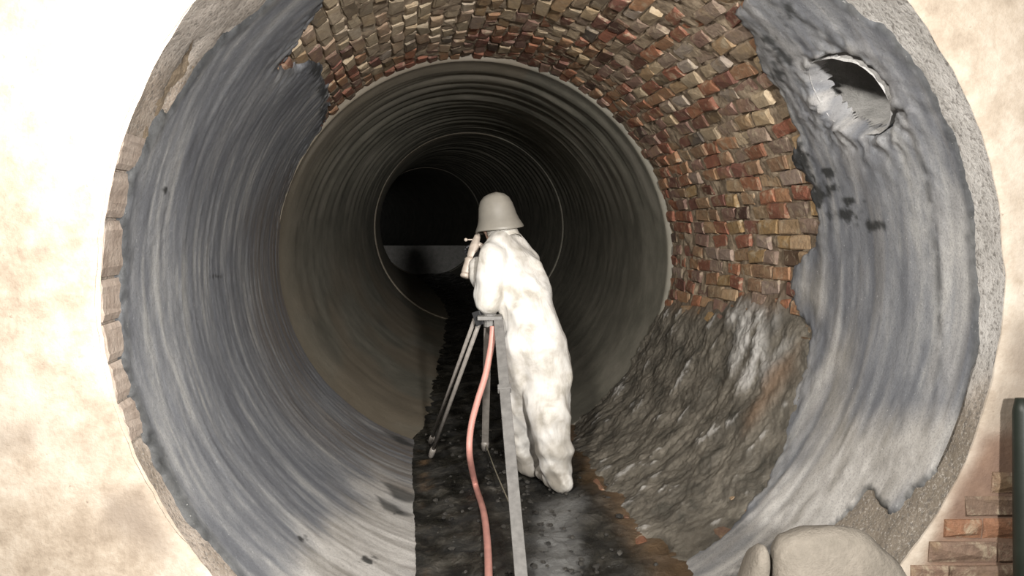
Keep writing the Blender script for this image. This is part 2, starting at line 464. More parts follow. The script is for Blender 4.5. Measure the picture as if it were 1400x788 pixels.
# ------------------------------------------------------------------ reveal (cut edge) of the opening
def build_reveal():
    nth, ny = 700, 60
    th = np.linspace(0, 2 * np.pi, nth); yy = np.linspace(Y0 + .0, Y0 + 1.15, ny)
    T, Y = np.meshgrid(th, yy, indexing='ij')
    n = fbm(np.cos(T) * 14, np.sin(T) * 14, Y * 14, o=5)
    R = R0 - .004 + .010 * n + .012 * fbm(np.cos(T) * 9, np.sin(T) * 9, o=4) * np.exp(-(Y - Y0) * 12)
    R = R + .03 * sstep(Y0 + .3, Y0 + .9, Y) + .016 * sstep(-.75, -.85, np.cos(T)) * sstep(Y0 + .28, Y0 + .22, Y) * sstep(-.62, -.5, np.sin(T))
    X, Y, Z = surf(T, Y, R)
    px, py, _ = project(X, Y, Z)
    tone = sstep(900, 1100, px) * sstep(600, 480, py + 40 * n)
    tone = np.maximum(tone, .4 * sstep(120, 60, py) * sstep(700, 300, px))
    brown = sstep(1000, 1150, px) * sstep(470, 620, py + 60 * n) * .9
    brown = np.maximum(brown, .85 * sstep(0, 12, poly_sd([(205, 690), (228, 706), (262, 745), (285, 800), (262, 800), (235, 750)], px, py)))  # shadow patch low on the left, painted into the colour
    brown = np.maximum(brown, .7 * sstep(1.4, .6, np.hypot((px - 158) / 5, (py - 316) / 12)))
    hx, hy_, _ = project(*surf(T, Y, 1.36 + 0 * T))
    me = np_mesh('trim_1', np.stack([X, Y, Z], -1).reshape(-1, 3), grid_faces(nth, ny, poly_sd(HOLE, hx, hy_) < -2), True, {'tone': tone.ravel(), 'brown': brown.ravel()})
    return tag(link('trim_1', me, M_REVEAL), 'rough cut concrete edge of the round tunnel opening', kind='structure')
reveal = build_reveal()

# blocks along the left side of the reveal
cuts = [on_tunnel(x, y, R0)[0] for x, y in [(205, 190), (176, 236), (158, 300), (150, 380), (152, 440), (160, 492), (172, 545), (188, 600)]]
cuts = [c if c > 0 else c + 2 * math.pi for c in cuts]
for a, b in zip(cuts, cuts[1:]):
    bm = bmesh.new(); n = 6; pad = .0035; rows = []
    for i in range(n + 1):
        t = a + pad + (b - a - 2 * pad) * i / n
        prof = [(R0 + .03, Y0 + .014), (R0 + .001, Y0 + .012), (R0 - .002, Y0 + .016), (R0 - .003, Y0 + .23), (R0 + .03, Y0 + .23)]
        row = []
        for (r, y) in prof:
            rr_ = r + .002 * random.uniform(-1, 1) * (r < R0)
            if i in (0, n) and r < R0: rr_ += .006
            row.append(bm.verts.new((float(ax(y)) + rr_ * math.cos(t), y + random.uniform(-.003, .003), float(az(y)) + rr_ * math.sin(t))))
        rows.append(row)
    for r1, r2 in zip(rows, rows[1:]):
        for k in range(4): bm.faces.new((r1[k], r1[k + 1], r2[k + 1], r2[k]))
    bm.faces.new(rows[0]); bm.faces.new(rows[-1][::-1])
    bm_obj('block', bm, M_BLOCK, reveal)

# ------------------------------------------------------------------ tunnel wall: mortar bed, bricks, mortar linings
RB = 1.425
def tunnel_grid(nth, ny, y0, y1, th0=0, th1=2 * np.pi):
    return np.meshgrid(np.linspace(th0, th1, nth), np.linspace(y0, y1, ny), indexing='ij')
hth, hy = on_tunnel(1162, 136, 1.37)

def build_bed():
    T, Y = tunnel_grid(800, 260, Y0 + .18, YM + .12)
    n = fbm(np.cos(T) * 17, np.sin(T) * 17, Y * 12, o=5, g=.6)
    R = RB - .018 + .024 * n
    X, Y, Z = surf(T, Y, R)
    px, py, _ = project(*surf(T, Y, 1.36 + 0 * T))
    keep = poly_sd(HOLE, px, py) < -2
    keep &= ~(Y < Y0 + .9) | (R > 0)
    V, Fc, A = compact(np.stack([X, Y, Z], -1).reshape(-1, 3), grid_faces(*T.shape, keep), {})
    return tag(link('wall_tunnel', np_mesh('wall_tunnel', V, Fc), M_BED), 'round brick tunnel wall, partly covered with grey mortar', kind='structure')
wall_tunnel = build_bed()

# the bricks
BP, BL = .078, .205
bricks = []
nrow = int(2 * math.pi * RB / BP)
for k in range(nrow):
    th = 2 * math.pi * k / nrow
    nb = int((YM - Y0 + .1) / BL) + 1
    for j in range(nb):
        y = Y0 + .25 + (j + (.5 if k % 2 else 0) + .18 * random.uniform(-1, 1)) * BL
        if y > YM + .02 or y < Y0 + .3: continue
        x_, y_, z_ = [float(v) for v in surf(th, y, 1.385)]
        px, py, d = project(np.array(x_), np.array(y_), np.array(z_))
        X, Y = np.array([float(px)]), np.array([float(py)])
        sd = poly_sd(BARE, X, Y)[0]
        if sd < -14: continue
        if poly_sd(MUD, X, Y)[0] > 70: continue
        if random.random() < .03: continue
        bricks.append((float(d), th, y, float(px), float(py)))
def brick_color(px, py, r):
    redness = math.exp(-max(0, math.hypot(px - 646, py - 356) - 262) / 100.0)
    if py < 60 and px < 620: redness *= .25
    a = r.random()
    tan = [(.36, .27, .165), (.30, .225, .15), (.42, .33, .22), (.27, .20, .15), (.33, .22, .12), (.33, .275, .225)]
    red = [(.23, .085, .05), (.28, .115, .06), (.17, .07, .05), (.30, .16, .085), (.22, .13, .10)]
    if px > 880 and py > 200: tan = [(.29, .18, .10), (.26, .155, .09), (.32, .22, .13), (.24, .17, .13), (.31, .20, .09), (.28, .21, .17)]
    c = r.choice(red) if a < .12 + .95 * redness else r.choice(tan)
    g = r.uniform(.75, 1.2)
    if px < 640 and py < 75: c = tuple(v * .5 + w * .5 for v, w in zip(c, (.50, .42, .30)))
    if r.random() < .05: g *= .35
    return tuple(v * g for v in c)
visible = sorted([b for b in bricks if b[4] > -25], key=lambda b: b[0])
rest = visible[300:] + [b for b in bricks if b[4] <= -25]
brick_me = [brick_mesh('brick', .194 if i % 3 else .15, .070, .045, i) for i in range(8)]
for m in brick_me: m.materials.append(M_BRICK)
def brick_matrix(th, y, r):
    eps = .05
    t = Vector((float(ax(y + eps) - ax(y - eps)), 2 * eps, float(az(y + eps) - az(y - eps)))).normalized()
    n = Vector((-math.cos(th), 0, -math.sin(th))); n = (n - t * n.dot(t)).normalized(); c = n.cross(t)
    m = Matrix((t, c, n)).transposed().to_4x4()
    m.translation = Vector([float(v) for v in surf(th, y, 1.394 + r.uniform(-.009, .009))])
    return m @ Euler((r.uniform(-.11, .11), r.uniform(-.06, .06), r.uniform(-.09, .09))).to_matrix().to_4x4() @ Matrix.Diagonal((r.uniform(.9, 1.03), r.uniform(.92, 1.05), 1, 1))
rb = random.Random(3)
for i, (d, th, y, px, py) in enumerate(visible[:300]):
    o = link('brick', brick_me[i % 8], None, wall_tunnel)
    o.matrix_world = brick_matrix(th, y, rb)
    o.color = brick_color(px, py, rb) + (1,)
VV, FF, CC = [], [], []; off = 0
for i, (d, th, y, px, py) in enumerate(rest):
    m = brick_matrix(th, y, rb); c = brick_color(px, py, rb); me = brick_me[i % 8]
    for v in me.vertices: VV.append(m @ v.co); CC.append(c)
    for p in me.polygons:
        ids = [off + q for q in p.vertices]
        if len(ids) == 3: ids.append(ids[2])
        FF.append(ids)
    off += len(me.vertices)
me = bpy.data.meshes.new('brickwork')
me.from_pydata([tuple(v) for v in VV], [], [tuple(dict.fromkeys(f)) for f in FF])
at_ = me.attributes.new('bcol', 'FLOAT_COLOR', 'POINT')
at_.data.foreach_set('color', np.array([tuple(c) + (1,) for c in CC], np.float32).ravel())
tag(link('brickwork', me, M_BRICK2, wall_tunnel), 'further weathered red and tan bricks of the tunnel vault', kind='stuff')

def lining_fields(nth, ny):
    T, Y = tunnel_grid(nth, ny, Y0 + .08, YM + .05, -np.pi / 2, 1.5 * np.pi)
    u = T * 1.38
    n1 = fbm(u * 9, Y * 9, o=4); n2 = fbm(u * 9 + 50, Y * 9, o=4)
    X, _, Z = surf(T, Y, 1.365)
    px, py, d = project(X, Y, Z)
    pxm = d / F                                   # metres per pixel
    jx = px + n1 * .022 / pxm; jy = py + n2 * .022 / pxm
    return T, Y, u, px, py, jx, jy, pxm

def build_lining():
    T, Y, u, px, py, jx, jy, pxm = lining_fields(1050, 270)
    lowr = 1 + 1.2 * sstep(560, 640, py) * (px > 950)
    r1 = fbm(u * 32, Y * 32 + 8, o=3); r2 = fbm(u * 32 + 9, Y * 32 + 3, o=3)
    lip = poly_sd(LIP, px + ((jx - px) * .5 + 3 * r1) * lowr, py + ((jy - py) * .5 + 3 * r2) * lowr) * pxm - .012
    bare = -poly_sd(BARE, jx + 4 * r1, jy + 4 * r2) * pxm
    hole = -poly_sd(HOLE, px + (jx - px) * .25, py + (jy - py) * .25) * pxm
    D = np.minimum(np.minimum(lip, bare), hole)
    streak = fbm(u * 1.4, Y * 26, o=4); lump = fbm(u * 4, Y * 4, o=4); fine = fbm(u * 30, Y * 30, o=3)
    wp = .5 * fbm(u * .9, Y * 2.5 + 3, o=3)
    stroke = .43 + .34 * fbm(u * 1.3 + 3, (Y + .16 * wp) * 12, o=3) + .42 * fbm(u * 4.2, (Y + .12 * wp) * 30 + 2, o=3) + .36 * fbm(u * 1.8 + 8, Y * 2.8, o=4) + .15 * fbm(u * 14, Y * 60, o=2) 
    edge = np.exp(-np.minimum(bare, hole).clip(0) / .06)
    rag = fbm(u * 22, Y * 22 + 5, o=4)
    lump_hole = np.exp(-hole.clip(0) / .07)
    th_ = .034 + .0025 * streak + .005 * lump + .0012 * fine
    th_ = th_ - .014 * np.exp(-bare.clip(0) / .05) + .012 * rag * edge
    th_ = th_ + lump_hole * (.010 + .030 * rag + .012 * fine) * (1 - .6 * sstep(150, 100, py))
    th_ = th_ * (.55 + .45 * sstep(0, .22, lip))
    R = R0 + .004 - th_ * (.3 + .7 * sstep(-.002, .010, D)) + .05 * sstep(.001, -.011, D)
    # raised dark seam just inside the lip on the right
    R = R - .003 * np.exp(-((lip - .10) / .02) ** 2) * sstep(.1, .5, np.cos(T)) * (1 + fine)
    X, Yw, Z = surf(T, Y, R)
    tone = .95 * sstep(-20, 60, poly_sd([(1120, 350), (1060, 380), (1080, 430), (1110, 450), (1080, 600), (1000, 720), (880, 800), (1000, 860), (1300, 660), (1330, 560), (1240, 540),
                                        (1190, 560), (1170, 470), (1140, 380)], px, py) + 40 * lump + 30 * streak)
    tone = np.maximum(tone, 1.0 * sstep(-25, 45, poly_sd([(450, 690), (520, 635), (600, 680), (610, 860), (300, 860), (400, 740)], px, py) + 40 * lump + 25 * streak))
    tone = np.maximum(tone, .30 * sstep(-.1, .4, streak + lump * .5) * (px > 1000))
    tone = np.maximum(tone, .6 * np.exp(-hole.clip(0) / .04) * sstep(0, .4, rag))
    brown = .75 * sstep(-40, 40, poly_sd([(345, 300), (400, 230), (440, 560), (590, 600), (592, 700), (500, 640), (400, 560), (350, 450)], px, py) + 25 * lump) * sstep(-.6, .5, streak)
    brown = np.maximum(brown, .8 * sstep(565, 592, px + 14 * n_(u, Y)) * sstep(600, 640, py) * (px < 640))
    stain_shade = np.zeros_like(T)
    for (sx, sy, a, b) in SPOTS:
        stain_shade = np.maximum(stain_shade, (.9 if py_ok(sy) else .8) * sstep(1.5, .5, np.hypot((px - sx) / a, (py - sy) / b) + 1.5 * fbm(u * 38 + sx, Y * 38, o=3)))
    stain_shade = np.maximum(stain_shade, .55 * sstep(.06, .0, bare) * sstep(-.1, .35, fbm(u * 10, Y * 10 + 31, o=3)) * ((py < 330)))
    stain_shade = np.maximum(stain_shade, .84 * sstep(.026, .002, lip) * sstep(-.9, -.1, lump + .5 * streak))  # shade line along the lip, painted dark into the mortar colour
    stain_shade = np.maximum(stain_shade, .5 * np.exp(-((lip - .115) / .012) ** 2) * sstep(.1, .4, np.cos(T)) * sstep(560, 440, py) * sstep(-.5, .3, fine))
    for g in DARK_MARKS:  # long dark marks low on the left, coloured without any cut
        s = sstep(-3, 3, poly_sd(g, jx, jy)); stain_shade = np.maximum(stain_shade, .75 * s); 
    keep = D > -.013
    A = {'stroke': stroke.clip(0, 1).ravel(), 'uv': np.stack([u, Y, 0 * u], -1).reshape(-1, 3), 'tone': tone.ravel(), 'brown': brown.ravel(), 'stain_shade': stain_shade.clip(0, 1).ravel()}
    V, Fc, A = compact(np.stack([X, Yw, Z], -1).reshape(-1, 3), grid_faces(*T.shape, keep), A)
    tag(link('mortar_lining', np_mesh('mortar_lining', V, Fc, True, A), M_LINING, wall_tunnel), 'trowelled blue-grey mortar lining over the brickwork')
def py_ok(y): return y > 200
def n_(u, Y): return fbm(u * 12, Y * 12, o=3)
build_lining()

def build_mud():
    T, Y = tunnel_grid(420, 300, Y0 + .5, YM + .05, -1.75, .25)
    u = T * 1.38
    X, _, Z = surf(T, Y, 1.375); px, py, d = project(X, Y, Z); pxm = d / F
    n1 = fbm(u * 8, Y * 8, o=5); n2 = fbm(u * 8 + 20, Y * 8, o=5)
    D = poly_sd(MUD, px + n1 * .05 / pxm, py + n2 * .05 / pxm) * pxm
    lump = fbm(u * 8, Y * 8, o=6, g=.62); strk = fbm(u * 9 + 4, Y * 22, o=4, g=.6)
    th_ = .020 + .030 * sstep(0, .25, D) + .030 * lump + .009 * strk
    R = R0 + .006 - th_ * sstep(-.05, .12, D)
    X, Yw, Z = surf(T, Y, R)
    tone = .9 * sstep(-10, 25, poly_sd([(1000, 430), (1035, 405), (1062, 420), (1055, 470), (1085, 455), (1090, 480), (1050, 520), (1030, 545), (1005, 520)], px, py) + 22 * n1) * sstep(-.5, .1, strk)
    tone = np.maximum(tone, .6 * sstep(.30, .5, lump * .6 + strk * .7))
    brown = .9 * sstep(-10, 20, poly_sd([(1098, 460), (1090, 510), (1040, 580), (1020, 600), (1030, 560), (1060, 500)], px, py) + 10 * n1)
    brown = np.maximum(brown, .6 * sstep(440, 400, py + 25 * n1))
    A = {'uv': np.stack([u, Y, 0 * u], -1).reshape(-1, 3), 'tone': tone.ravel(), 'brown': brown.ravel()}
    V, Fc, A = compact(np.stack([X, Yw, Z], -1).reshape(-1, 3), grid_faces(*T.shape, D > -.01), A)
    tag(link('muddy_mortar', np_mesh('muddy_mortar', V, Fc, True, A), M_MUD, wall_tunnel), 'lumpy brown-grey mortar smeared low on the right')
build_mud()

# lateral pipe entering through the hole in the lining
def build_lateral():
    nrm = Vector((math.cos(hth), 0, math.sin(hth)))
    hole3 = []
    for (x, y) in smooth_path([(a, b, 0) for a, b in HOLE + HOLE[:1]], 5)[:-1] if False else [(p.x, p.y) for p in smooth_path([(a, b, 0) for a, b in HOLE + HOLE[:1]], 5)[:-1]]:
        t, yy = on_tunnel(x, y, 1.375)
        hole3.append(Vector([float(v) for v in surf(t, yy, 1.375)]))
    cen = sum(hole3, Vector()) / len(hole3)
    axis = (nrm + Vector((0, .32, .25))).normalized()
    bm = bmesh.new(); rings = []
    for j in range(15):
        s = j / 14; row = []
        for i, p in enumerate(hole3):
            k = .95 + .13 * math.sin(min(s * 2, 1) * math.pi / 2)
            q = cen + (p - cen) * k + axis * (.5 * s) + axis * .0
            w = float(fbm(np.array([q.x * 14]), np.array([q.y * 14]), np.array([q.z * 14]), o=3)[0]) * .014
            row.append(bm.verts.new(q + (p - cen).normalized() * w))
        rings.append(row)
    n = len(hole3)
    for a, b in zip(rings, rings[1:]):
        for i in range(n): bm.faces.new((a[i], a[(i + 1) % n], b[(i + 1) % n], b[i]))
    bm.faces.new(rings[-1])
    tag(bm_obj('lateral_pipe', bm, M_LAT, wall_tunnel, True), 'smooth pale inside of the side pipe opening')
build_lateral()

# ------------------------------------------------------------------ the lined pipe further in
def pipe_section(name, y0, y1, R, ny, nth, seed, parent, ridge=1.0, flare=0.0, ring=.15):
    yy = np.linspace(y0, y1, ny)
    T, Y = np.meshgrid(np.linspace(-np.pi / 2, 1.5 * np.pi, nth), yy, indexing='ij')
    top = sstep(.05, .75, np.sin(T))
    rid = np.sin(Y * 2 * np.pi / .34 + 1.5 * fbm(Y * 3, Y * 0 + seed, o=2)) * .5 + .9 * fbm(T * .8 + seed, Y * 9, o=4)
    lump = fbm(T * 5, Y * 4 + seed, o=4)
    D = rid * (.0018 + .022 * top * ridge) + .005 * lump
    fl = flare * (1 - sstep(0, .55, Y - y0))
    Rr = R + fl - D * sstep(0, .25, Y - y0) - .002
    X, Yw, Z = surf(T, Y, Rr)
    # thick front edge, rounded outwards
    lipn = 3; ex = []
    for (dr, dy) in ((.16, 0), (.02, 0), (.006, .006)):
        e = surf(T[:, 0], Y[:, 0] + dy - .0, R + flare + dr); ex.append(np.stack(e, -1))
    V = np.concatenate([np.stack(ex, 1), np.stack([X, Yw + .014 * (Y == y0), Z], -1)], 1)
    TT = np.concatenate([np.repeat(T[:, :1], 3, 1), T], 1); YY = np.concatenate([np.repeat(Y[:, :1], 3, 1), Y], 1)
    px, py, _ = project(V[..., 0], V[..., 1], V[..., 2])
    brown = .6 * sstep(.2, -.5, np.sin(TT)) * sstep(-.4, .3, fbm(TT * 3, YY * 2, o=3)) * (np.cos(TT) < 0)
    brown = np.maximum(brown, .6 * np.exp(-(YY - y0) / .5) * (np.cos(TT) < .3))
    tone = ring * np.exp(-((YY - y0 - .01) / .03) ** 2) + .25 * sstep(.2, .5, fbm(TT * 2, YY * 8 + 3, o=3)) * (np.sin(TT) > .2)
    A = {'uv': np.stack([TT * 1.35, YY, 0 * TT], -1).reshape(-1, 3), 'brown': brown.ravel(), 'tone': tone.ravel()}
    me = np_mesh(name, V.reshape(-1, 3), grid_faces(*TT.shape), True, A)
    return link(name, me, M_PIPE, parent)
wall_pipe = pipe_section('wall_pipe', YM, YR1 + .05, RP, 260, 300, 1, None, 1.0, .036)
tag(wall_pipe, 'ribbed concrete pipe running on beyond the brickwork', kind='structure')
pipe_section('pipe_section', YR1, YR2 + .05, RP - .018, 160, 160, 2, wall_pipe)
pipe_section('pipe_section', YR2, YR2 + 20, RP - .034, 120, 120, 3, wall_pipe, .5)

# ------------------------------------------------------------------ floor of sludge
def floor_z(x, y):
    r = np.asarray(x) - ax(y)
    base = az(y) - 1.258 + np.clip(r, -.9, 1.0) * .10
    return base
def build_floor():
    nx, ny = 130, 620
    yy = Y0 + .12 + (np.linspace(0, 1, ny) ** 1.7) * (YR2 + 6 - Y0)
    S, Y = np.meshgrid(np.linspace(-.66, .92, nx), yy, indexing='ij')
    X = ax(Y) + S
    n = fbm(X * 7, Y * 7, o=5, g=.6); n2 = fbm(X * 22, Y * 22, o=3)
    Z = floor_z(X, Y) + (.022 * n + .010 * n2) * sstep(0, .12, .55 - np.abs(S - .1)) + .03 * sstep(.35, .8, S) * n
    Z = Z - .02 * np.exp(-((S - .28) / .16) ** 2)
    px, py, _ = project(X, Y, Z)
    tone = .75 * sstep(-20, 25, poly_sd([(735, 690), (790, 680), (785, 730), (800, 830), (725, 830)], px, py) + 25 * n)
    brown = .8 * np.exp(-((S - .66 - .05 * n) / .10) ** 2) * (Y < YM + .3) + .8 * sstep(-.1, .5, n) * np.exp(-((S + .37 - .06 * n) / .035) ** 2) * (Y < YM)
    A = {'tone': tone.ravel(), 'brown': brown.ravel()}
    me = np_mesh('floor', np.stack([X, Y, Z], -1).reshape(-1, 3), grid_faces(nx, ny, flip=False), True, A)
    return tag(link('floor', me, M_FLOOR), 'black wet sludge floor of the tunnel', kind='structure')
floor = build_floor()

# pebbles and rubble strewn in the sludge
bm = bmesh.new(); rp = random.Random(5)
for i in range(260):
    y = Y0 + .7 + 3.2 * rp.random(); s = rp.gauss(.15, .35)
    if not -.36 < s < .66: continue
    x = float(ax(y)) + s; z = float(floor_z(x, y)); r = rp.uniform(.005, .019)
    g = bmesh.ops.create_icosphere(bm, subdivisions=1, radius=r)
    for v in g['verts']: v.co *= rp.uniform(.7, 1.2)
    bmesh.ops.transform(bm, matrix=Matrix.Translation((x, y, z + r * .25)) @ Matrix.Diagonal((1, 1.2, .6, 1)), verts=g['verts'])
tag(bm_obj('rubble', bm, M_PEBBLE, floor, False), 'small dark rubble strewn in the sludge', kind='stuff')

# a course of rusty bricks along the right edge of the sludge
for i, (px, py) in enumerate([(790, 640), (803, 656), (818, 671), (832, 688), (846, 706), (860, 724), (876, 744)]):
    t, yy = on_tunnel(px, py, 1.37)
    o = link('brick', brick_me[i % 8], None, wall_tunnel); m = brick_matrix(t, yy, rb); o.matrix_world = m
    o.matrix_world = Matrix.Translation(m.to_3x3() @ Vector((0, 0, .045))) @ m
    o.color = random.choice([(.20, .085, .045, 1), (.15, .075, .045, 1), (.24, .12, .07, 1)])

# chamber floor in front of the wall
bm = bmesh.new(); box(bm, (7.0, 4.0, .1), Matrix.Translation((0, Y0 - 2.0, .05)))
fo = bm_obj('floor_shaft', bm, M_REVEAL); tag(fo, 'concrete floor of the access shaft', kind='structure')

# low concrete weir across the far end
wy = YR2 + .12; wx, wz = float(ax(wy)), float(az(wy))
ztop = P(582, 336, YR2 / CP).z + .0
bm = bmesh.new(); n = 24; front = []
prof = []
half = math.sqrt(max(.01, 1.30 ** 2 - (wz - ztop) ** 2)); a0 = math.atan2(ztop - wz, half)
pts = [(half, ztop - wz)] + [(1.30 * math.cos(t), 1.30 * math.sin(t)) for t in np.linspace(a0, -math.pi - a0, n)[1:-1]] + [(-half, ztop - wz)]
f1 = [bm.verts.new((wx + x, wy, wz + z)) for x, z in pts]; f2 = [bm.verts.new((wx + x, wy + .25, wz + z)) for x, z in pts]
bm.faces.new(f1); bm.faces.new(f2[::-1])
for i in range(len(pts)): bm.faces.new((f1[i], f1[(i + 1) % len(pts)], f2[(i + 1) % len(pts)], f2[i]))
tag(bm_obj('wall_weir', bm, M_WEIR), 'low grey concrete weir across the far end of the pipe', kind='structure')

# ------------------------------------------------------------------ person
def ground(px, py):
    lo, hi = 2.0, 30.0
    for _ in range(50):
        m = (lo + hi) / 2; p = P(px, py, m)
        if p.z > float(floor_z(p.x, p.y)): lo = m
        else: hi = m
    return P(px, py, lo)

def blob(chains, voxel, smooth=6, wrinkle=None):
    """one continuous skin around chains of (point, radius)"""
    bm = bmesh.new()
    for ch in chains:
        pts = [(Vector(p), r) for p, r in ch]
        for (p, r), (q, s) in zip(pts, pts[1:]):
            k = max(2, int((q - p).length / (min(r, s) * .35)) + 1)
            for i in range(k + 1):
                t = i / k
                bmesh.ops.create_icosphere(bm, subdivisions=2, radius=r + (s - r) * t, matrix=Matrix.Translation(p.lerp(q, t)))
    me = bpy.data.meshes.new('tmp'); bm.to_mesh(me); bm.free()
    o = bpy.data.objects.new('tmp', me); C.objects.link(o)
    md = o.modifiers.new('r', 'REMESH'); md.mode = 'VOXEL'; md.voxel_size = voxel
    if smooth:
        ms = o.modifiers.new('s', 'SMOOTH'); ms.factor = .5; ms.iterations = smooth
    bpy.context.view_layer.update()
    ev = o.evaluated_get(bpy.context.evaluated_depsgraph_get())
    out = bpy.data.meshes.new_from_object(ev)
    bpy.data.objects.remove(o); bpy.data.meshes.remove(me)
    n = len(out.vertices); co = np.empty(n * 3, np.float32); out.vertices.foreach_get('co', co); co = co.reshape(-1, 3)
    if wrinkle is not None:
        no = np.empty(n * 3, np.float32); out.vertices.foreach_get('normal', no); no = no.reshape(-1, 3)
        co = co + no * wrinkle(co)[:, None]
        out.vertices.foreach_set('co', co.ravel().astype(np.float32)); out.update()
    out.polygons.foreach_set('use_smooth', np.ones(len(out.polygons), bool))
    return out, co

gR = ground(762, 668); gL = ground(722, 650)
BASE = (gR + gL) / 2
def J(px, py, d): return P(px, py, d)
dB = 4.55
neck = J(690, 324, dB + .06); chest = J(700, 372, dB + .03); belly = J(718, 425, dB); pelvis = J(729, 470, dB - .02)
headc = J(681, 302, dB + .10)
shL = J(676, 352, dB - .08); shR = J(722, 358, dB + .12)
elL = J(668, 412, dB - .10); elR = J(716, 400, dB + .32)
haL = J(653, 358, dB + .12); haR = J(672, 380, dB + .36)
hipL = J(716, 474, dB - .06); hipR = J(742, 474, dB + .03)
knL = J(714, 570, gL.y + .01); knR = J(750, 568, gR.y + .06)
anL = gL + Vector((.0, 0, .10)); anR = gR + Vector((.0, 0, .10))
facing = Vector((-.5, .87, 0)).normalized(); left = Vector((-facing.y, facing.x, 0))
toeL = gL + facing * .15 + Vector((0, 0, .05)); toeR = gR + facing * .16 + Vector((0, 0, .05))
heelL = gL - facing * .05 + Vector((0, 0, .055)); heelR = gR - facing * .05 + Vector((0, 0, .055))

person = link('person', None, None, None, (BASE.x, BASE.y, BASE.z))
tag(person, 'worker in a baggy white coverall and brimmed hard hat, back to the camera', 'person')
def pchild(name, me, mat, parent=None):
    o = link(name, me, mat, parent or person)
    if parent is None: o.location = (-BASE.x, -BASE.y, -BASE.z)
    return o

# body: one skin with head, face and limbs
hf = (facing + Vector((-.25, 0, -.18))).normalized(); hs = hf.cross(Vector((0, 0, 1))).normalized(); hu = hs.cross(hf)
H = lambda f, s, u: headc + hf * f + hs * s + hu * u
body_ch = [
    [(headc + hu * .02, .085), (H(.03, 0, -.02), .082)], [(H(.045, 0, -.06), .058), (H(.06, 0, -.095), .038)],
    [(H(.085, 0, -.01), .018), (H(.108, 0, -.035), .015)], [(H(.01, .085, -.02), .018), (H(.0, .09, .01), .016)], [(H(.01, -.085, -.02), .018), (H(.0, -.09, .01), .016)],
    [(H(-.01, 0, -.07), .058), (neck, .06)],
    [(neck, .06), (chest, .12), (belly, .115), (pelvis, .125)], [(shL, .06), (chest, .10), (shR, .06)],
    [(shL, .055), (elL, .042), (haL, .03)], [(shR, .055), (elR, .042), (haR, .03)],
    [(hipL, .09), (knL, .06), (anL, .045)], [(hipR, .09), (knR, .06), (anR, .045)],
    [(heelL, .04), (toeL, .035)], [(heelR, .04), (toeR, .035)], [(hipL, .09), (hipR, .09)]]
me, _ = blob(body_ch, .011, 4); body = pchild('body', me, M_SKIN)
for s in (-1, 1):
    me, _ = blob([[(H(.078, s * .032, .005), .013), (H(.079, s * .032, .006), .013)]], .004, 2); pchild('eye', me, M_EYE)
me, _ = blob([[(H(.082, -.022, -.068), .007), (H(.09, 0, -.07), .009), (H(.082, .022, -.068), .007)]], .004, 2); pchild('mouth', me, M_LIP)

# coverall
def wr(co):
    x, y, z = co[:, 0], co[:, 1], co[:, 2]
    a = 1 - np.abs(fbm(x * 6.5 + z * 4.5, y * 6, z * 1.6 - x * 1.5, o=2)) * 2.4
    b = fbm(x * 14 + z * 8, y * 14, z * 4 - x * 3, o=2)
    zz = (z - BASE.z)
    cuff = np.exp(-((zz - .18) / .16) ** 2)
    ring = np.sin(zz * 60 + 4 * fbm(x * 6, y * 6, z * 2, o=2)) * cuff
    return .018 * np.clip(a, -.4, 1) + .004 * b + .005 * ring - .006
suit_ch = [
    [(neck + Vector((0, 0, -.02)), .075), (chest + (shL - shR) * .12, .145), (belly, .155), (pelvis, .165)],
    [(neck + Vector((.01, 0, -.05)), .08), (chest + (shR - shL) * .25 - facing * .04, .135), (belly - facing * .05, .145), (pelvis - facing * .06, .155)],
    [(shL, .082), (chest + Vector((0, 0, .05)), .115), (shR, .085)], [(neck, .072), (shR.lerp(neck, .45), .08), (shR, .08)], [(neck, .072), (shL.lerp(neck, .45), .08), (shL, .08)],
    [(shL, .088), (shL.lerp(elL, .5), .082), (elL, .073), (elL.lerp(haL, .85), .055)],
    [(shR, .085), (elR, .07), (elR.lerp(haR, .85), .052)],
    [(hipL, .14), (hipL.lerp(knL, .25), .135), (hipL.lerp(knL, .5), .125), (knL, .10), (knL.lerp(anL, .6), .092), (anL, .078), (gL + Vector((0, 0, .06)), .07)],
    [(hipR, .15), (hipR.lerp(knR, .25), .148), (hipR.lerp(knR, .5), .14), (knR, .118), (knR.lerp(anR, .6), .105), (anR, .085), (gR + Vector((0, 0, .065)), .072)],
    [(hipL, .135), (hipR, .145)], [(hipL.lerp(knL, .4), .10), (hipR.lerp(knR, .4), .11)],
    [(pelvis - facing * .06, .15), (hipR.lerp(knR, .45) - facing * .03, .135), (knR, .11)], [(pelvis - facing * .03, .15), (hipL.lerp(knL, .5), .12)],
    [(heelL, .055), (toeL, .048)], [(heelR, .06), (toeR, .05)]]
me, co = blob(suit_ch, .012, 5, wr)
dirt = (sstep(.50, .05, co[:, 2] - BASE.z) * sstep(-.35, .15, fbm(co[:, 0] * 14, co[:, 1] * 14, co[:, 2] * 12, o=4)))
dirt = np.maximum(dirt, .35 * sstep(.3, .55, fbm(co[:, 0] * 8, co[:, 1] * 8, co[:, 2] * 8, o=4)))
t = me.attributes.new('dirt', 'FLOAT', 'POINT'); t.data.foreach_set('value', dirt.astype(np.float32))
coverall = tag(pchild('coverall', me, M_SUIT), 'baggy white coverall, dirty round the feet')
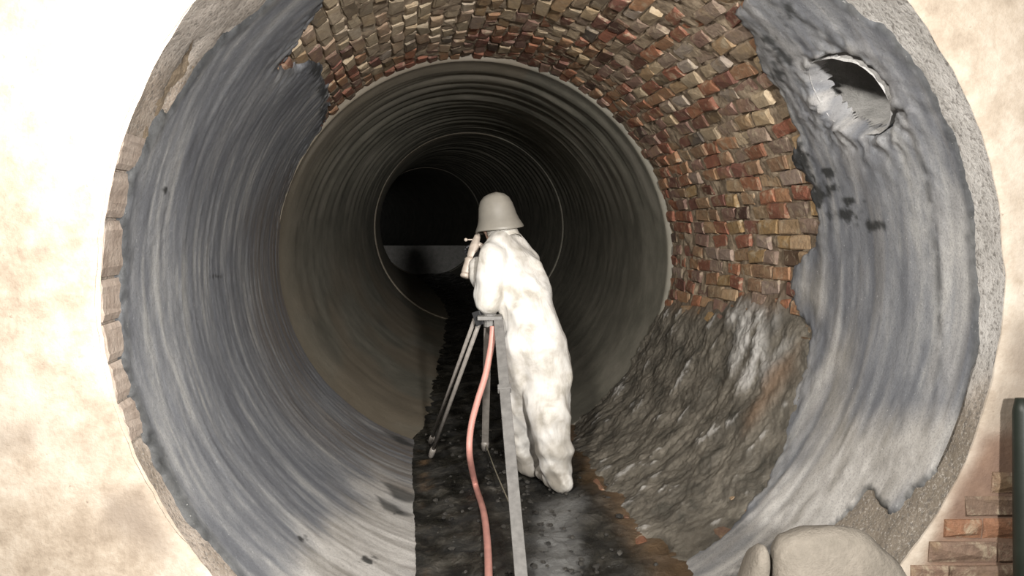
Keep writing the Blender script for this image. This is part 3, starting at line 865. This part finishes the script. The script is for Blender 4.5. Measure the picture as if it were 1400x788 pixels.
# collar
bm = bmesh.new(); rows = []
nd = (headc - neck).normalized(); e1, e2 = frame_of(nd)
for j, (h, r) in enumerate(((-.04, .092), (.0, .088), (.05, .084), (.085, .084), (.085, .074), (.0, .074))):
    rows.append([bm.verts.new(neck + nd * h + (e1 * math.cos(a) + e2 * math.sin(a)) * (r + .004 * math.sin(5 * a + j))) for a in np.linspace(0, 2 * math.pi, 24, endpoint=False)])
for a, b in zip(rows, rows[1:]):
    for k in range(24): bm.faces.new((a[k], a[(k + 1) % 24], b[(k + 1) % 24], b[k]))
o = bm_obj('collar', bm, M_SUIT, person, True); o.location = (-BASE.x, -BASE.y, -BASE.z)

# hard hat: shell of revolution with a flared brim, tilted
def build_hat():
    up = (Vector((-.17, .08, 1.0))).normalized(); fw = (facing - up * facing.dot(up)).normalized(); sd = up.cross(fw)
    c = headc + up * -.012
    prof = [(.0, .176), (.032, .172), (.064, .160), (.088, .136), (.103, .100), (.111, .06), (.116, .032), (.126, .006), (.141, -.020), (.146, -.032), (.142, -.038), (.120, -.004), (.108, .03), (.103, .06), (.080, .12), (.0, .166)]
    bm = bmesh.new(); n = 40; rows = []
    for (r, h) in prof:
        row = []
        for k in range(n):
            a = 2 * math.pi * k / n; brim = max(0, (r - .118) / .028)
            dip = -.022 * brim * abs(math.cos(a)) ** 1.5 * (1 if math.cos(a) < 0 else .4)
            ridge = .003 * math.exp(-(math.sin(a) / .18) ** 2) * (1 if r < .115 and h > .04 else 0)
            row.append(bm.verts.new(c + fw * (math.cos(a) * r * 1.08) + sd * (math.sin(a) * r * .94) + up * (h + dip + ridge)))
        rows.append(row)
    for a, b in zip(rows, rows[1:]):
        for k in range(n): bm.faces.new((a[k], a[(k + 1) % n], b[(k + 1) % n], b[k]))
    bmesh.ops.remove_doubles(bm, verts=bm.verts, dist=.0005)
    o = bm_obj('hard_hat', bm, M_HAT, person, True); o.location = (-BASE.x, -BASE.y, -BASE.z)
    tag(o, 'dull grey-beige brimmed hard hat')
build_hat()

# gloves with five bent fingers
def glove(wrist, elbow, curl, thumb, side):
    d = (wrist - elbow).normalized(); c = Vector(curl); c = (c - d * c.dot(d)).normalized(); s = d.cross(c) * side
    ch = [[(wrist - d * .05, .04), (wrist, .032)], [(wrist, .030), (wrist + d * .075 + s * .018, .020)], [(wrist, .030), (wrist + d * .075 - s * .022, .020)], [(wrist + d * .02, .026), (wrist + d * .07, .022)]]
    for i, (o_, l) in enumerate(((-.032, .85), (-.011, 1.0), (.011, .95), (.031, .75))):
        b = wrist + d * .078 + s * o_
        p1 = b + (d * .034 + c * .008) * l; p2 = p1 + (d * .012 + c * .028) * l; p3 = p2 + (d * -.012 + c * .02) * l
        ch.append([(b, .0105), (p1, .0098), (p2, .0092), (p3, .0085)])
    tb = wrist + d * .025 - s * .034
    ch.append([(tb, .014), (tb + d * .025 - s * .018 + c * .012, .0115), (tb + d * .045 - s * .012 + c * .034, .0098)])
    me, _ = blob(ch, .0045, 3)
    return tag(pchild('glove', me, M_BLACK), 'black rubber glove')
glove(haL, elL, (-.9, .2, .1), None, 1)
glove(haR, elR, (-.3, .6, .8), None, -1)

# ------------------------------------------------------------------ spray gun held up in front of the worker
gd = haL.y / CP - .02
A_ = P(636, 379, gd); B_ = P(653, 322, gd + .06)
gun = link('spray_gun', None, None, None, A_)
tag(gun, 'beige spray gun held up beside the worker', 'spray gun')
def gpart(name, fn, mat, smooth=True, label=None):
    bm = bmesh.new(); fn(bm); o = bm_obj(name, bm, mat, gun, smooth); o.location = -A_
    if label: tag(o, label)
    return o
L = lambda t: A_.lerp(B_, t)
side_v = (P(660, 350, gd) - P(640, 350, gd)).normalized()
gpart('nozzle', lambda bm: tube(bm, [L(-.02), L(.0), L(.05), L(.08), L(.085)], [.024, .031, .031, .029, .0], 16), M_GUN)
gpart('barrel', lambda bm: tube(bm, [L(.07), L(.10), L(.36), L(.40), L(.45)], [.028, .031, .031, .035, .026], 16), M_GUN)
gpart('gun_body', lambda bm: tube(bm, [L(.43), L(.5), L(.7), L(.86), L(.98), L(1.04)], [.024, .030, .033, .026, .020, .012], 14, .8), M_GUN)
gpart('side_arm', lambda bm: tube(bm, smooth_path([L(.80) + side_v * .01, L(.72) + side_v * .05, L(.55) + side_v * .075, L(.38) + side_v * .062], 4), .016, 10), M_GUN)
gpart('grip', lambda bm: bar(bm, L(.62) + side_v * .02, L(.30) + side_v * .055, .028, .034, .006), M_GUND, False, 'dark steel grip')
gpart('trigger', lambda bm: tube(bm, [L(.5) + side_v * .02, L(.40) + side_v * .032, L(.30) + side_v * .028], .006, 8), M_GUND)
K_ = P(637, 328, gd + .05)
gpart('knob', lambda bm: (bmesh.ops.create_icosphere(bm, subdivisions=2, radius=.011, matrix=Matrix.Translation(K_)), tube(bm, [K_, L(.90)], .004, 6)), M_GUN)

# ------------------------------------------------------------------ tripod
dT = 4.42
apex = P(670, 434, dT)
tri = link('tripod', None, None, None, Vector((apex.x, apex.y, float(floor_z(apex.x, apex.y)))))
tag(tri, 'grey survey tripod standing in the sludge beside the worker', 'tripod')
TB = tri.location.copy()
def tpart(name, fn, mat, parent=None, smooth=False, label=None):
    bm = bmesh.new(); fn(bm); o = bm_obj(name, bm, mat, parent or tri, smooth)
    if parent is None: o.location = -TB
    if label: tag(o, label)
    return o
footL = ground(588, 627); footC = ground(663, 617)
gfr = ground(717, 838)
def head_plate(bm):
    box(bm, (.135, .12, .022), Matrix.Translation(apex), .004)
    tube(bm, [apex + Vector((0, 0, -.05)), apex + Vector((0, 0, .02))], .035, 14)
tpart('head_plate', head_plate, M_LEG)
tpart('hinge', lambda bm: bar(bm, apex + Vector((-.05, .02, -.045)), apex + Vector((-.075, .03, .03)), .035, .05), M_BLACK)
tpart('hinge', lambda bm: bar(bm, apex + Vector((.045, -.03, -.06)), apex + Vector((.045, -.03, .01)), .05, .05), M_GUND)
tpart('hinge', lambda bm: bar(bm, apex + Vector((-.01, .04, -.06)), apex + Vector((-.01, .04, .01)), .04, .05), M_GUND)
sx = Vector((1, 0, 0))
def foot_tip(bm, a, b, r):
    d = (b - a).normalized(); tube(bm, [b - d * .11, b - d * .085, b - d * .03, b], [r, r * 1.25, r * 1.1, r * .35], 10)
# left leg: two slim tubes
topL = apex + Vector((-.06, .03, .0))
legL = tpart('leg', lambda bm: (tube(bm, [topL + Vector((.012, -.02, 0)), footL], .0125, 10)), M_TUBE, None, True)
f2 = footL + Vector((-.03, .28, -.02)); f2.z = float(floor_z(f2.x, f2.y)) + .02
o = tpart('leg_tube', lambda bm: tube(bm, [topL + Vector((-.02, .03, 0)), f2], .012, 10), M_TUBE, legL, True)
o = tpart('foot', lambda bm: foot_tip(bm, topL, footL, .017), M_TUBE, legL, True)
o = tpart('foot', lambda bm: foot_tip(bm, topL, f2, .016), M_TUBE, legL, True)
# middle leg
topC = apex + Vector((-.012, .045, 0))
legC = tpart('leg', lambda bm: bar(bm, topC, topC.lerp(footC, .97), .045, .022, .003, sx), M_TUBE)
tpart('foot', lambda bm: foot_tip(bm, topC, footC, .022), M_TUBE, legC, True)
# near leg: flat wooden board
topR = apex + Vector((.045, -.03, 0))
legR = tpart('leg', lambda bm: bar(bm, topR, topR.lerp(gfr, .96), .052, .026, .004, sx), M_LEG)
tpart('foot', lambda bm: foot_tip(bm, topR, gfr, .026), M_GUND, legR, True)
q = topR.lerp(gfr, .55)
tpart('leg_clamp', lambda bm: bar(bm, topR.lerp(gfr, .30), topR.lerp(gfr, .318), .068, .036, .003, sx), M_LEG, legR)

# thin cord from the middle foot to the near leg
ca, cb = footC + Vector((0, 0, .06)), P(699, 694, 4.0)
bm = bmesh.new(); tube(bm, smooth_path([ca, ca.lerp(cb, .5) + Vector((0, 0, -.015)), cb], 6), .004, 6)
o = bm_obj('spreader_cord', bm, M_CORD, tri, True); o.location = -TB

# ------------------------------------------------------------------ pink hose
pts = [P(674, 446, 4.36), P(672, 470, 4.36), P(664, 512, 4.36), P(653, 548, 4.36), P(644, 584, 4.36), P(642, 622, 4.33)]
for (x, y) in ((650, 668), (661, 705), (666, 745), (668, 790), (668, 850), (664, 930)):
    g = ground(x, y); pts.append(g + Vector((0, 0, .022)))
bm = bmesh.new(); tube(bm, smooth_path(pts, 8), .0175, 12)
tag(bm_obj('hose', bm, M_HOSE, None, True), 'pink hose hanging from the tripod and running along the floor', 'hose')
# a coupling where the hose leaves the tripod
# ------------------------------------------------------------------ stones at the lower right
def stone(outline, d, thick, name, label, seed):
    """a rounded lump whose face fills the outline at depth d"""
    pts = smooth_path([(a, b, 0) for a, b in outline + outline[:1]], 6)[:-1]
    ring = [P(p.x, p.y, d) for p in pts]; c = sum(ring, Vector()) / len(ring)
    bm = bmesh.new(); rows = []
    for (k, dy) in ((.3, -.20), (.62, -.17), (.86, -.11), (.96, -.03), (1.0, .12), (.97, .4), (.8, .75), (.45, 1.0)):
        row = []
        for p in ring:
            q = c + (p - c) * k + Vector((0, dy * thick, 0))
            w = float(fbm(np.array([q.x * 6 + seed]), np.array([q.y * 6]), np.array([q.z * 6]), o=4)[0]) * .022
            row.append(bm.verts.new(q + Vector((w * .4, w, w * .6)) - c))
        rows.append(row)
    n = len(ring)
    for a, b in zip(rows, rows[1:]):
        for i in range(n): bm.faces.new((a[i], a[(i + 1) % n], b[(i + 1) % n], b[i]))
    bm.faces.new(rows[0]); bm.faces.new(rows[-1][::-1])
    o = bm_obj(name, bm, M_STONE, None, True); o.location = c
    return tag(o, label, 'stone', 'stones at the tunnel mouth')
stone([(1062, 762), (1075, 742), (1110, 730), (1150, 728), (1185, 734), (1208, 752), (1238, 782), (1262, 830), (1275, 900), (1262, 985), (1170, 1012), (1085, 995), (1062, 900), (1059, 820)], 2.25, .18, 'stone',
      'large rounded pale stone at the lower right of the tunnel mouth', 1)
stone([(1030, 775), (1038, 757), (1048, 750), (1053, 765), (1050, 800), (1049, 880), (1048, 990), (1010, 1000), (990, 900), (1016, 820)], 2.28, .15, 'stone',
      'small narrow stone wedged left of the large rounded stone', 2)

# dark upright shape against the wall at the right edge
bm = bmesh.new()
pa, pb = P(1399, 545, 2.43), P(1403, 900, 2.43)
tube(bm, [pa, pa.lerp(pb, .05), pa.lerp(pb, .5), pb], [.022, .03, .032, .032], 14)
tag(bm_obj('dark_upright', bm, M_GREEN, None, True), 'dark green upright shape against the wall at the right edge', 'pipe')
